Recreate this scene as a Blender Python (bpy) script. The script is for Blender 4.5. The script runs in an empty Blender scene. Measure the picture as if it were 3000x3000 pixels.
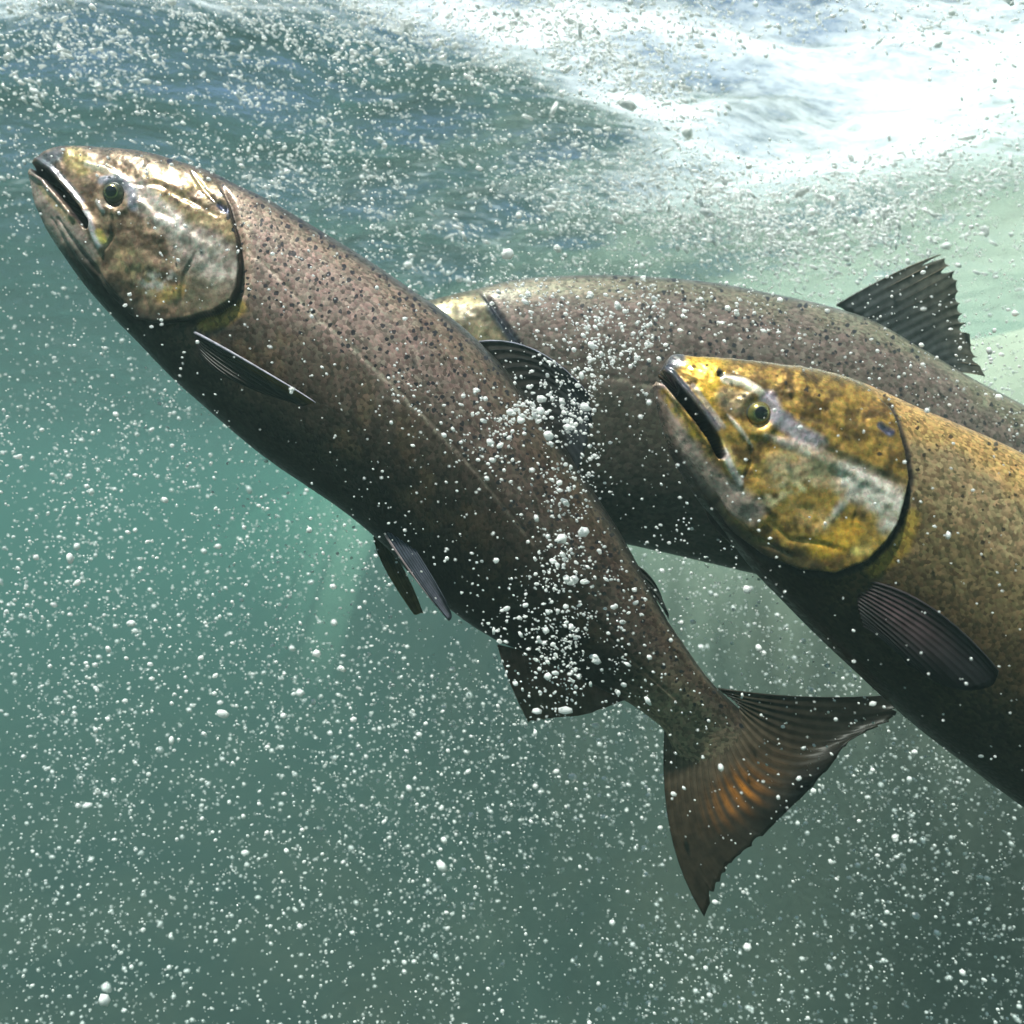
import bpy, math, random
import numpy as np

random.seed(11)
RNG = np.random.default_rng(11)
sc = bpy.context.scene
C = bpy.context.collection

# ------------------------------------------------------------------ camera
HT = 0.6                       # tangent of half the field of view
cam_d = bpy.data.cameras.new("camera")
cam = bpy.data.objects.new("camera", cam_d); C.objects.link(cam)
cam_d.sensor_width = 36.0
cam_d.lens = 18.0 / HT
cam_d.clip_start = 0.02
cam_d.clip_end = 400.0
cam.location = (0, 0, 0)
cam.rotation_euler = (math.radians(90), 0, 0)
cam_d.dof.use_dof = True
cam_d.dof.focus_distance = 0.655
cam_d.dof.aperture_fstop = 8.0
sc.camera = cam

# ------------------------------------------------------------------ light
SUN_EL, SUN_AZ = 69.0, 226.0   # azimuth clockwise from +Y (the way the camera looks)
w = bpy.data.worlds.new("World"); sc.world = w; w.use_nodes = True
nt = w.node_tree; nt.nodes.clear()
sky = nt.nodes.new("ShaderNodeTexSky"); sky.sky_type = 'NISHITA'; sky.sun_disc = False
sky.sun_elevation = math.radians(SUN_EL); sky.sun_rotation = math.radians(SUN_AZ)
bg = nt.nodes.new("ShaderNodeBackground"); bg.inputs[1].default_value = 0.10
wo = nt.nodes.new("ShaderNodeOutputWorld")
nt.links.new(sky.outputs[0], bg.inputs[0]); nt.links.new(bg.outputs[0], wo.inputs[0])
sun_d = bpy.data.lights.new("sun", 'SUN'); sun_d.energy = 5.0; sun_d.angle = math.radians(2.0)
sun_d.color = (1.0, 0.95, 0.86)
sun = bpy.data.objects.new("sun", sun_d); C.objects.link(sun)
_e, _a = math.radians(SUN_EL), math.radians(SUN_AZ)
SUNV = (math.cos(_e) * math.sin(_a), math.cos(_e) * math.cos(_a), math.sin(_e))
from mathutils import Vector, Matrix
sun.rotation_euler = Vector(SUNV).to_track_quat('Z', 'Y').to_euler()
sun.location = (SUNV[0] * 5, SUNV[1] * 5, SUNV[2] * 5)

vs = sc.view_settings
vs.view_transform = 'Standard'; vs.look = 'None'; vs.gamma = 1.0; vs.use_curve_mapping = False
vs.exposure = 0.85
sc.cycles.volume_bounces = 1
sc.cycles.max_bounces = 4
sc.cycles.diffuse_bounces = 2
sc.cycles.glossy_bounces = 2
sc.cycles.transmission_bounces = 2
sc.cycles.transparent_max_bounces = 8
sc.cycles.use_adaptive_sampling = True
sc.cycles.adaptive_threshold = 0.04
sc.cycles.use_light_tree = False
sc.cycles.sample_clamp_indirect = 4.0
sc.cycles.caustics_reflective = False
sc.cycles.caustics_refractive = False
sc.cycles.use_denoising = True

# ------------------------------------------------------------------ helpers
def P(px, py, Y):
    """a place of the 3000-square photograph at distance Y in front of the lens"""
    return np.stack([(np.asarray(px) - 1500) / 1500 * HT * Y, np.asarray(Y) + 0 * np.asarray(px),
                     -(np.asarray(py) - 1500) / 1500 * HT * Y], -1)

def proj(V):
    return np.stack([V[..., 0] / V[..., 1] / HT * 1500 + 1500, -V[..., 2] / V[..., 1] / HT * 1500 + 1500], -1)

_perm = np.random.default_rng(3).random((256, 256))
def vnoise(x, y):
    xi = np.floor(x).astype(int); yi = np.floor(y).astype(int)
    fx = x - xi; fy = y - yi
    fx = fx * fx * (3 - 2 * fx); fy = fy * fy * (3 - 2 * fy)
    g = lambda a, b: _perm[a % 256, b % 256]
    return (g(xi, yi) * (1 - fx) + g(xi + 1, yi) * fx) * (1 - fy) + (g(xi, yi + 1) * (1 - fx) + g(xi + 1, yi + 1) * fx) * fy

def fbm(x, y, o=4):
    t = 0; a = 0.5; s = 0
    for k in range(o):
        t = t + a * vnoise(x * 2 ** k + 17.3 * k, y * 2 ** k + 9.1 * k); s += a; a *= 0.5
    return t / s

def smooth(a, b, x):
    t = np.clip((x - a) / (b - a + 1e-9), 0, 1)
    return t * t * (3 - 2 * t)

def seg_dist(p, pts):
    """distance of points p (n,2) from a polyline, and how far along it (0..1)"""
    pts = np.asarray(pts, float)
    best = np.full(len(p), 1e9); along = np.zeros(len(p))
    L = np.linalg.norm(np.diff(pts, axis=0), axis=1); cl = np.concatenate([[0], np.cumsum(L)])
    for i in range(len(pts) - 1):
        a, b = pts[i], pts[i + 1]; d = b - a
        t = np.clip(((p - a) @ d) / (d @ d), 0, 1)
        q = np.linalg.norm(p - (a + t[:, None] * d), axis=1)
        m = q < best
        best[m] = q[m]; along[m] = ((cl[i] + t * L[i]) / cl[-1])[m]
    return best, along

def line_mask(p, pts, r, soft=None, taper=False):
    d, al = seg_dist(p, pts)
    soft = soft or r * 0.6
    rr = r * (np.sin(np.clip(al, 0.03, 0.97) * math.pi) ** 0.6) if taper else r
    return 1 - smooth(rr - soft * 0.5, rr + soft * 0.5, d)

def inside(p, poly):
    poly = np.asarray(poly, float); n = len(poly)
    c = np.zeros(len(p), bool)
    j = n - 1
    for i in range(n):
        xi, yi = poly[i]; xj, yj = poly[j]
        hit = ((yi > p[:, 1]) != (yj > p[:, 1])) & (p[:, 0] < (xj - xi) * (p[:, 1] - yi) / (yj - yi + 1e-12) + xi)
        c ^= hit; j = i
    return c

def signed(p, poly):
    """distance inside a closed outline, positive inside"""
    d, _ = seg_dist(p, list(poly) + [poly[0]])
    return np.where(inside(p, poly), d, -d)

def catmull(ctrl, n, t=None):
    ctrl = np.asarray(ctrl, float)
    k = len(ctrl)
    ext = np.vstack([2 * ctrl[0] - ctrl[1], ctrl, 2 * ctrl[-1] - ctrl[-2]])
    if t is None:
        t = np.linspace(0, k - 1, n)
    i = np.clip(t.astype(int), 0, k - 2); f = (t - i)[:, None]
    p0, p1, p2, p3 = ext[i], ext[i + 1], ext[i + 2], ext[i + 3]
    return 0.5 * (2 * p1 + (p2 - p0) * f + (2 * p0 - 5 * p1 + 4 * p2 - p3) * f ** 2 + (3 * p1 - p0 - 3 * p2 + p3) * f ** 3)

def mesh_obj(name, verts, faces, mat, parent=None, smooth_shade=True, col=None, attrs=None, uv=None):
    me = bpy.data.meshes.new(name)
    verts = np.asarray(verts, np.float32)
    if isinstance(faces, np.ndarray):
        k = faces.shape[1]
        me.vertices.add(len(verts)); me.vertices.foreach_set("co", verts.ravel())
        me.loops.add(faces.size); me.loops.foreach_set("vertex_index", faces.astype(np.int32).ravel())
        me.polygons.add(len(faces)); me.polygons.foreach_set("loop_start", np.arange(0, faces.size, k, dtype=np.int32))
        me.update(calc_edges=True); me.validate()
    else:
        me.from_pydata([tuple(v) for v in verts.tolist()], [], faces); me.update()
    if smooth_shade:
        me.polygons.foreach_set("use_smooth", np.ones(len(me.polygons), bool))
    if col is not None:
        a = me.color_attributes.new("Col", 'FLOAT_COLOR', 'POINT')
        c4 = np.concatenate([np.clip(col, 0, 1), np.ones((len(col), 1))], 1).astype(np.float32)
        a.data.foreach_set("color", c4.ravel())
    for k2, v2 in (attrs or {}).items():
        if v2.ndim == 1:
            a = me.attributes.new(k2, 'FLOAT', 'POINT'); a.data.foreach_set("value", v2.astype(np.float32))
        else:
            a = me.attributes.new(k2, 'FLOAT_VECTOR', 'POINT'); a.data.foreach_set("vector", v2.astype(np.float32).ravel())
    me.materials.append(mat)
    o = bpy.data.objects.new(name, me); C.objects.link(o)
    if parent is not None:
        o.parent = parent
        if parent.type == 'EMPTY':
            o.matrix_parent_inverse = Matrix.Translation(-parent.location)
    return o

def tag(o, label=None, cat=None, group=None, kind=None):
    for k, v in (("label", label), ("category", cat), ("group", group), ("kind", kind)):
        if v: o[k] = v
    return o

# ------------------------------------------------------------------ materials
def new_mat(name):
    m = bpy.data.materials.new(name); m.use_nodes = True
    m.node_tree.nodes.clear()
    N = m.node_tree.nodes; L = m.node_tree.links
    out = N.new("ShaderNodeOutputMaterial")
    return m, N, L, out

def math_node(N, L, op, a, b=None, clamp=False):
    n = N.new("ShaderNodeMath"); n.operation = op; n.use_clamp = clamp
    for i, v in enumerate((a, b)):
        if v is None: continue
        if hasattr(v, "links"): L.new(v, n.inputs[i])
        else: n.inputs[i].default_value = v
    return n.outputs[0]

def map_range(N, L, v, a, b, c=0.0, d=1.0):
    n = N.new("ShaderNodeMapRange"); L.new(v, n.inputs[0])
    for i, x in enumerate((a, b, c, d)): n.inputs[i + 1].default_value = x
    return n.outputs[0]

def mix_col(N, L, kind, fac, a, b):
    n = N.new("ShaderNodeMix"); n.data_type = 'RGBA'; n.blend_type = kind
    for i, v in ((0, fac), (6, a), (7, b)):
        if hasattr(v, "links"): L.new(v, n.inputs[i])
        else: n.inputs[i].default_value = v
    return n.outputs[2]

def attr(N, name):
    n = N.new("ShaderNodeAttribute"); n.attribute_name = name; return n

def skin_material(name, spot_col, metallic, rough, speckle, spot_scale=52.0):
    m, N, L, out = new_mat(name)
    b = N.new("ShaderNodeBsdfPrincipled")
    col = attr(N, "Col").outputs["Color"]
    f = attr(N, "fish_place").outputs["Vector"]
    dens = attr(N, "spot_density").outputs["Fac"]
    silver = attr(N, "silver").outputs["Fac"]
    scaly = attr(N, "scaly").outputs["Fac"]
    # scales: small cells, each its own shade
    vs_ = N.new("ShaderNodeTexVoronoi"); vs_.inputs["Scale"].default_value = 1.0; vs_.inputs["Randomness"].default_value = 0.75
    L.new(attr(N, "scale_rows").outputs["Vector"], vs_.inputs["Vector"])
    sep = N.new("ShaderNodeSeparateColor"); L.new(vs_.outputs["Color"], sep.inputs[0])
    sc_amt = math_node(N, L, 'MULTIPLY', scaly, speckle)
    shade = map_range(N, L, sep.outputs[0], 0, 1, -1, 1)
    shade = math_node(N, L, 'MULTIPLY', shade, sc_amt)
    shade = math_node(N, L, 'ADD', shade, 1.0)
    n1 = N.new("ShaderNodeTexNoise"); n1.inputs["Scale"].default_value = 22.0; n1.inputs["Detail"].default_value = 6.0
    n1.inputs["Roughness"].default_value = 0.7; L.new(f, n1.inputs["Vector"])
    mott = map_range(N, L, n1.outputs["Fac"], 0.3, 0.7, 0.68, 1.32)
    # bare head skin is mottled more coarsely than the scales
    n3 = N.new("ShaderNodeTexNoise"); n3.inputs["Scale"].default_value = 48.0; n3.inputs["Detail"].default_value = 5.0; n3.inputs["Roughness"].default_value = 0.65
    L.new(f, n3.inputs["Vector"])
    bare = math_node(N, L, 'SUBTRACT', 1.0, scaly)
    hm = map_range(N, L, n3.outputs["Fac"], 0.36, 0.64, -0.38, 0.32)
    hm = math_node(N, L, 'MULTIPLY', hm, bare)
    hm = math_node(N, L, 'ADD', hm, 1.0)
    mott = math_node(N, L, 'MULTIPLY', mott, hm)
    tone = math_node(N, L, 'MULTIPLY', shade, mott)
    grey = N.new("ShaderNodeCombineColor")
    for i in range(3): L.new(tone, grey.inputs[i])
    c1 = mix_col(N, L, 'MULTIPLY', 1.0, col, grey.outputs[0])
    # hue drift between scales: some pinkish, some olive
    hue = mix_col(N, L, 'MIX', sep.outputs[1], (1.12, 0.95, 0.93, 1), (0.90, 1.04, 0.92, 1))
    c1 = mix_col(N, L, 'MULTIPLY', 0.8, c1, hue)
    # dark spots
    nz = N.new("ShaderNodeTexNoise"); nz.inputs["Scale"].default_value = 70.0; L.new(f, nz.inputs["Vector"])
    wob = N.new("ShaderNodeVectorMath"); wob.operation = 'MULTIPLY_ADD'
    L.new(nz.outputs["Color"], wob.inputs[0]); wob.inputs[1].default_value = (0.012,) * 3; L.new(f, wob.inputs[2])
    sv = N.new("ShaderNodeTexVoronoi"); sv.inputs["Scale"].default_value = spot_scale; L.new(wob.outputs[0], sv.inputs["Vector"])
    sp = N.new("ShaderNodeSeparateColor"); L.new(sv.outputs["Color"], sp.inputs[0])
    r = map_range(N, L, sp.outputs[1], 0, 1, 0.22, 0.42)
    near = math_node(N, L, 'SUBTRACT', r, sv.outputs["Distance"])
    near = map_range(N, L, near, 0.0, 0.06)
    has = math_node(N, L, 'LESS_THAN', sp.outputs[0], dens)
    spot = math_node(N, L, 'MULTIPLY', near, has)
    spot = math_node(N, L, 'MULTIPLY', spot, 0.93)
    c2 = mix_col(N, L, 'MIX', spot, c1, spot_col)
    L.new(c2, b.inputs["Base Color"])
    met = math_node(N, L, 'MULTIPLY_ADD', silver, 0.48)
    met.node.inputs[2].default_value = metallic
    L.new(met, b.inputs["Metallic"])
    rg = map_range(N, L, sep.outputs[2], 0, 1, rough - 0.1, rough + 0.14)
    rg2 = math_node(N, L, 'MULTIPLY_ADD', silver, -0.12); L.new(rg, rg2.node.inputs[2])
    L.new(rg2, b.inputs["Roughness"])
    ct = math_node(N, L, 'MULTIPLY', silver, 0.6); L.new(ct, b.inputs["Coat Weight"]); b.inputs["Coat Roughness"].default_value = 0.16
    b.inputs["IOR"].default_value = 1.4; b.inputs["Specular IOR Level"].default_value = 0.35
    # relief: scale edges, fine skin grain
    bn = N.new("ShaderNodeBump"); bn.inputs["Strength"].default_value = 0.28; bn.inputs["Distance"].default_value = 0.0006
    hgt = math_node(N, L, 'MULTIPLY', vs_.outputs["Distance"], scaly)
    hgt = math_node(N, L, 'MULTIPLY', hgt, -0.9)
    h2 = math_node(N, L, 'MULTIPLY_ADD', n1.outputs["Fac"], 1.4); L.new(hgt, h2.node.inputs[2])
    L.new(h2, bn.inputs["Height"]); L.new(bn.outputs[0], b.inputs["Normal"])
    L.new(b.outputs[0], out.inputs[0])
    return m

def fin_material(name, trans, rough=0.42):
    m, N, L, out = new_mat(name)
    b = N.new("ShaderNodeBsdfPrincipled"); t = N.new("ShaderNodeBsdfTranslucent"); mx = N.new("ShaderNodeMixShader")
    col = attr(N, "Col").outputs["Color"]
    tc = N.new("ShaderNodeTexCoord")
    n1 = N.new("ShaderNodeTexNoise"); n1.inputs["Scale"].default_value = 130.0; n1.inputs["Detail"].default_value = 5
    L.new(tc.outputs["Object"], n1.inputs["Vector"])
    tone = map_range(N, L, n1.outputs["Fac"], 0.3, 0.7, 0.65, 1.35)
    g = N.new("ShaderNodeCombineColor")
    for i in range(3): L.new(tone, g.inputs[i])
    c = mix_col(N, L, 'MULTIPLY', 1.0, col, g.outputs[0])
    L.new(c, b.inputs["Base Color"]); L.new(c, t.inputs["Color"])
    b.inputs["Roughness"].default_value = rough; b.inputs["IOR"].default_value = 1.35
    mx.inputs[0].default_value = trans
    L.new(b.outputs[0], mx.inputs[1]); L.new(t.outputs[0], mx.inputs[2]); L.new(mx.outputs[0], out.inputs[0])
    return m

def plain_material(name, col, rough=0.3, metallic=0.0, coat=0.0):
    m, N, L, out = new_mat(name)
    b = N.new("ShaderNodeBsdfPrincipled")
    tc = N.new("ShaderNodeTexCoord"); n1 = N.new("ShaderNodeTexNoise"); n1.inputs["Scale"].default_value = 400
    L.new(tc.outputs["Object"], n1.inputs["Vector"])
    c = mix_col(N, L, 'MIX', n1.outputs["Fac"], tuple(x * 0.8 for x in col) + (1,), tuple(min(1, x * 1.2) for x in col) + (1,))
    L.new(c, b.inputs["Base Color"]); b.inputs["Roughness"].default_value = rough; b.inputs["Metallic"].default_value = metallic
    b.inputs["Coat Weight"].default_value = coat; b.inputs["Coat Roughness"].default_value = 0.05
    L.new(b.outputs[0], out.inputs[0])
    return m

def bubble_material():
    m, N, L, out = new_mat("air_bubble")
    b = N.new("ShaderNodeBsdfPrincipled")
    oi = N.new("ShaderNodeNewGeometry")
    tint = mix_col(N, L, 'MIX', oi.outputs["Random Per Island"], (0.98, 0.97, 0.90, 1), (0.98, 0.985, 0.99, 1))
    L.new(tint, b.inputs["Base Color"])
    b.inputs["Roughness"].default_value = 0.12
    b.inputs["Subsurface Weight"].default_value = 1.0
    b.inputs["Subsurface Radius"].default_value = (1.0, 1.0, 1.0)
    b.inputs["Subsurface Scale"].default_value = 0.008
    L.new(b.outputs[0], out.inputs[0])
    return m

SURF_Z = 0.95
def surface_material():
    """the underside of the river: clear water that mirrors at a slant, with foam floating on it"""
    m, N, L, out = new_mat("water_surface")
    tr = N.new("ShaderNodeBsdfTransparent"); gl = N.new("ShaderNodeBsdfGlossy"); gl.inputs["Roughness"].default_value = 0.12
    gl.inputs["Color"].default_value = (0.95, 0.97, 1, 1)
    fr = N.new("ShaderNodeFresnel"); fr.inputs["IOR"].default_value = 1.33
    tc = N.new("ShaderNodeTexCoord")
    mp = N.new("ShaderNodeMapping"); mp.inputs["Scale"].default_value = (1.0, 2.2, 1.0); L.new(tc.outputs["Object"], mp.inputs[0])
    rip = N.new("ShaderNodeTexNoise"); rip.inputs["Scale"].default_value = 16.0; rip.inputs["Detail"].default_value = 7; rip.inputs["Roughness"].default_value = 0.62
    L.new(mp.outputs[0], rip.inputs["Vector"])
    bn = N.new("ShaderNodeBump"); bn.inputs["Strength"].default_value = 0.9; bn.inputs["Distance"].default_value = 0.010
    L.new(rip.outputs["Fac"], bn.inputs["Height"])
    L.new(bn.outputs[0], gl.inputs["Normal"]); L.new(bn.outputs[0], fr.inputs["Normal"])
    wt = N.new("ShaderNodeMixShader"); L.new(fr.outputs[0], wt.inputs[0]); L.new(tr.outputs[0], wt.inputs[1]); L.new(gl.outputs[0], wt.inputs[2])
    # foam
    di = N.new("ShaderNodeBsdfDiffuse"); di.inputs["Color"].default_value = (0.92, 0.94, 0.96, 1)
    tl = N.new("ShaderNodeBsdfTranslucent"); tl.inputs["Color"].default_value = (0.92, 0.95, 0.97, 1)
    fm = N.new("ShaderNodeMixShader"); fm.inputs[0].default_value = 0.75; L.new(di.outputs[0], fm.inputs[1]); L.new(tl.outputs[0], fm.inputs[2])
    fo = attr(N, "foam").outputs["Fac"]
    fn = N.new("ShaderNodeTexNoise"); fn.inputs["Scale"].default_value = 19.0; fn.inputs["Detail"].default_value = 9; fn.inputs["Roughness"].default_value = 0.80
    mp2 = N.new("ShaderNodeMapping"); mp2.inputs["Scale"].default_value = (0.7, 2.6, 1.0); mp2.inputs["Rotation"].default_value = (0, 0, math.radians(-25))
    L.new(tc.outputs["Object"], mp2.inputs[0]); L.new(mp2.outputs[0], fn.inputs["Vector"])
    k = math_node(N, L, 'ADD', fo, fn.outputs["Fac"])
    k = map_range(N, L, k, 0.98, 1.36, 0.0, 0.95)
    fx = N.new("ShaderNodeMixShader"); L.new(k, fx.inputs[0]); L.new(wt.outputs[0], fx.inputs[1]); L.new(fm.outputs[0], fx.inputs[2])
    L.new(fx.outputs[0], out.inputs[0])
    return m

def bed_material():
    m, N, L, out = new_mat("river_gravel")
    b = N.new("ShaderNodeBsdfPrincipled"); b.inputs["Roughness"].default_value = 0.8
    tc = N.new("ShaderNodeTexCoord")
    n1 = N.new("ShaderNodeTexNoise"); n1.inputs["Scale"].default_value = 1.1; n1.inputs["Detail"].default_value = 5; L.new(tc.outputs["Object"], n1.inputs["Vector"])
    v1 = N.new("ShaderNodeTexVoronoi"); v1.inputs["Scale"].default_value = 22; L.new(tc.outputs["Object"], v1.inputs["Vector"])
    s = N.new("ShaderNodeSeparateColor"); L.new(v1.outputs["Color"], s.inputs[0])
    c = mix_col(N, L, 'MIX', map_range(N, L, n1.outputs["Fac"], 0.38, 0.62), (0.010, 0.018, 0.014, 1), (0.040, 0.036, 0.024, 1))
    c = mix_col(N, L, 'MULTIPLY', 0.6, c, mix_col(N, L, 'MIX', s.outputs[0], (0.5, 0.5, 0.5, 1), (1.3, 1.3, 1.3, 1)))
    pale = attr(N, "pale").outputs["Fac"]
    c = mix_col(N, L, 'MIX', pale, c, (0.46, 0.48, 0.38, 1))
    L.new(c, b.inputs["Base Color"])
    bn = N.new("ShaderNodeBump"); bn.inputs["Strength"].default_value = 0.5; bn.inputs["Distance"].default_value = 0.012
    n2 = N.new("ShaderNodeTexNoise"); n2.inputs["Scale"].default_value = 30; n2.inputs["Detail"].default_value = 6; L.new(tc.outputs["Object"], n2.inputs["Vector"])
    L.new(n2.outputs["Fac"], bn.inputs["Height"]); L.new(bn.outputs[0], b.inputs["Normal"])
    L.new(b.outputs[0], out.inputs[0])
    return m

# ------------------------------------------------------------------ the river: bed, surface, water
def grid_sheet(xs, ys, zf):
    X, Y = np.meshgrid(xs, ys)
    V = np.stack([X, Y, zf(X, Y)], -1).reshape(-1, 3)
    nx, ny = len(xs), len(ys)
    i = (np.arange(ny - 1)[:, None] * nx + np.arange(nx - 1)[None, :]).ravel()
    F = np.stack([i, i + 1, i + nx + 1, i + nx], 1)
    return V, F

def bed_z(X, Y):
    base = -2.9 - 0.10 * np.clip(X, -1.5, 1.0) + 0.16 * (fbm(X * 0.7 + 40, Y * 0.7 + 40, 3) - 0.5) + 0.06 * (fbm(X * 4 + 40, Y * 4 + 40, 3) - 0.5)
    t = 1.6 * X + 0.6 * (Y - 2.3) - 1.7 + 0.5 * (fbm(X * 0.9 + 60, Y * 0.9 + 60, 3) - 0.5)
    bank = smooth(0.0, 2.0, t)
    return base * (1 - bank) + bank * (0.70 + 0.10 * (fbm(X * 1.5 + 30, Y * 1.5 + 30, 4) - 0.5))
xs = np.concatenate([np.linspace(-60, -8, 14), np.linspace(-7.6, 7.6, 110), np.linspace(8, 60, 14)])
ys = np.concatenate([np.linspace(-20, -3, 8), np.linspace(-2.8, 12, 120), np.linspace(12.5, 90, 24)])
V, F = grid_sheet(xs, ys, bed_z)
pale = smooth(-0.75, 0.40, V[:, 2] + 0.3 * (fbm(V[:, 0] * 2 + 50, V[:, 1] * 2 + 50, 4) - 0.5))
bed = mesh_obj("riverbed", V, F, bed_material(), attrs={"pale": np.clip(pale + 0.10 * smooth(-0.3, 1.2, V[:, 0]), 0, 1)})
tag(bed, "dark gravel riverbed rising to a pale sandbank behind the fish", kind="structure")

def surf_z(X, Y):
    z = 0.030 * np.sin(6.1 * X + 3.3 * Y + 0.4) + 0.022 * np.sin(-4.2 * X + 9.4 * Y + 1.7) + 0.012 * np.sin(13.0 * X + 15.0 * Y)
    z = z + 0.07 * (fbm(X * 2.3 + 70, Y * 3.4 + 70, 4) - 0.5) + 0.025 * (fbm(X * 8 + 70, Y * 13 + 70, 3) - 0.5)
    # where the river tumbles in, the underside is pushed down into a churning hollow
    ch = np.exp(-(((X - 0.72) / 0.70) ** 2 + ((Y - 1.75) / 0.60) ** 2))
    z = 0.65 * z - 0.12 * ch + 0.10 * ch * (fbm(X * 5 + 20, Y * 7 + 20, 5) - 0.5)
    return SURF_Z + z
xs = np.concatenate([np.linspace(-60, -5, 16), np.linspace(-4.7, -2.0, 50), np.linspace(-1.97, 2.6, 230), np.linspace(2.65, 5, 40), np.linspace(5.5, 60, 16)])
ys = np.concatenate([np.linspace(-20, -1.2, 14), np.linspace(-1.0, 1.0, 50), np.linspace(1.03, 4.0, 200), np.linspace(4.04, 9, 80), np.linspace(9.4, 90, 30)])
V, F = grid_sheet(xs, ys, surf_z)
vp = proj(np.where(V[:, 1:2] > 0.3, V, [[0, 1, 0]]))
far = V[:, 1] <= 0.3
def gauss2(p, c, sx, sy, ang=0):
    a = math.radians(ang); d = p - np.array(c)
    u = d[:, 0] * math.cos(a) + d[:, 1] * math.sin(a); v = -d[:, 0] * math.sin(a) + d[:, 1] * math.cos(a)
    return np.exp(-(u / sx) ** 2 - (v / sy) ** 2)
XY = V[:, :2]
foam = 0.36 * gauss2(XY, (0.88, 2.0), 0.62, 0.66, 0) + 0.27 * gauss2(XY, (0.24, 1.80), 0.40, 0.11, 41) + 0.14 * gauss2(XY, (1.0, 1.5), 0.8, 0.2, 0)
foam += 0.28 * gauss2(XY, (0.05, 1.56), 0.60, 0.06, 8) + 0.22 * gauss2(XY, (-0.75, 1.60), 0.55, 0.10, 0)
foam += 0.385 + 0.22 * (fbm(V[:, 0] * 1.6 + 9, V[:, 1] * 1.6 + 9, 3) - 0.5)
surf = mesh_obj("water_surface", V, F, surface_material(), attrs={"foam": foam})
tag(surf, "rippling underside of the river surface with white foam", kind="structure")

m, N, L, out = new_mat("water_volume")
pv = N.new("ShaderNodeVolumePrincipled")
pv.inputs["Color"].default_value = (0.118, 0.172, 0.169, 1)
pv.inputs["Absorption Color"].default_value = (0.10, 0.36, 0.31, 1)
pv.inputs["Density"].default_value = 0.21
pv.inputs["Anisotropy"].default_value = 0.1
L.new(pv.outputs[0], out.inputs["Volume"])
bx0, bx1, by0, by1, bz0, bz1 = -62.0, 62.0, -22.0, 92.0, -4.8, 1.3
vb = [(x, y, z) for z in (bz0, bz1) for y in (by0, by1) for x in (bx0, bx1)]
fb = [(0, 2, 3, 1), (4, 5, 7, 6), (0, 1, 5, 4), (2, 6, 7, 3), (0, 4, 6, 2), (1, 3, 7, 5)]
hz = mesh_obj("haze", vb, fb, m, smooth_shade=False)
tag(hz, "blue green river water filling the whole view", kind="stuff")

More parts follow.
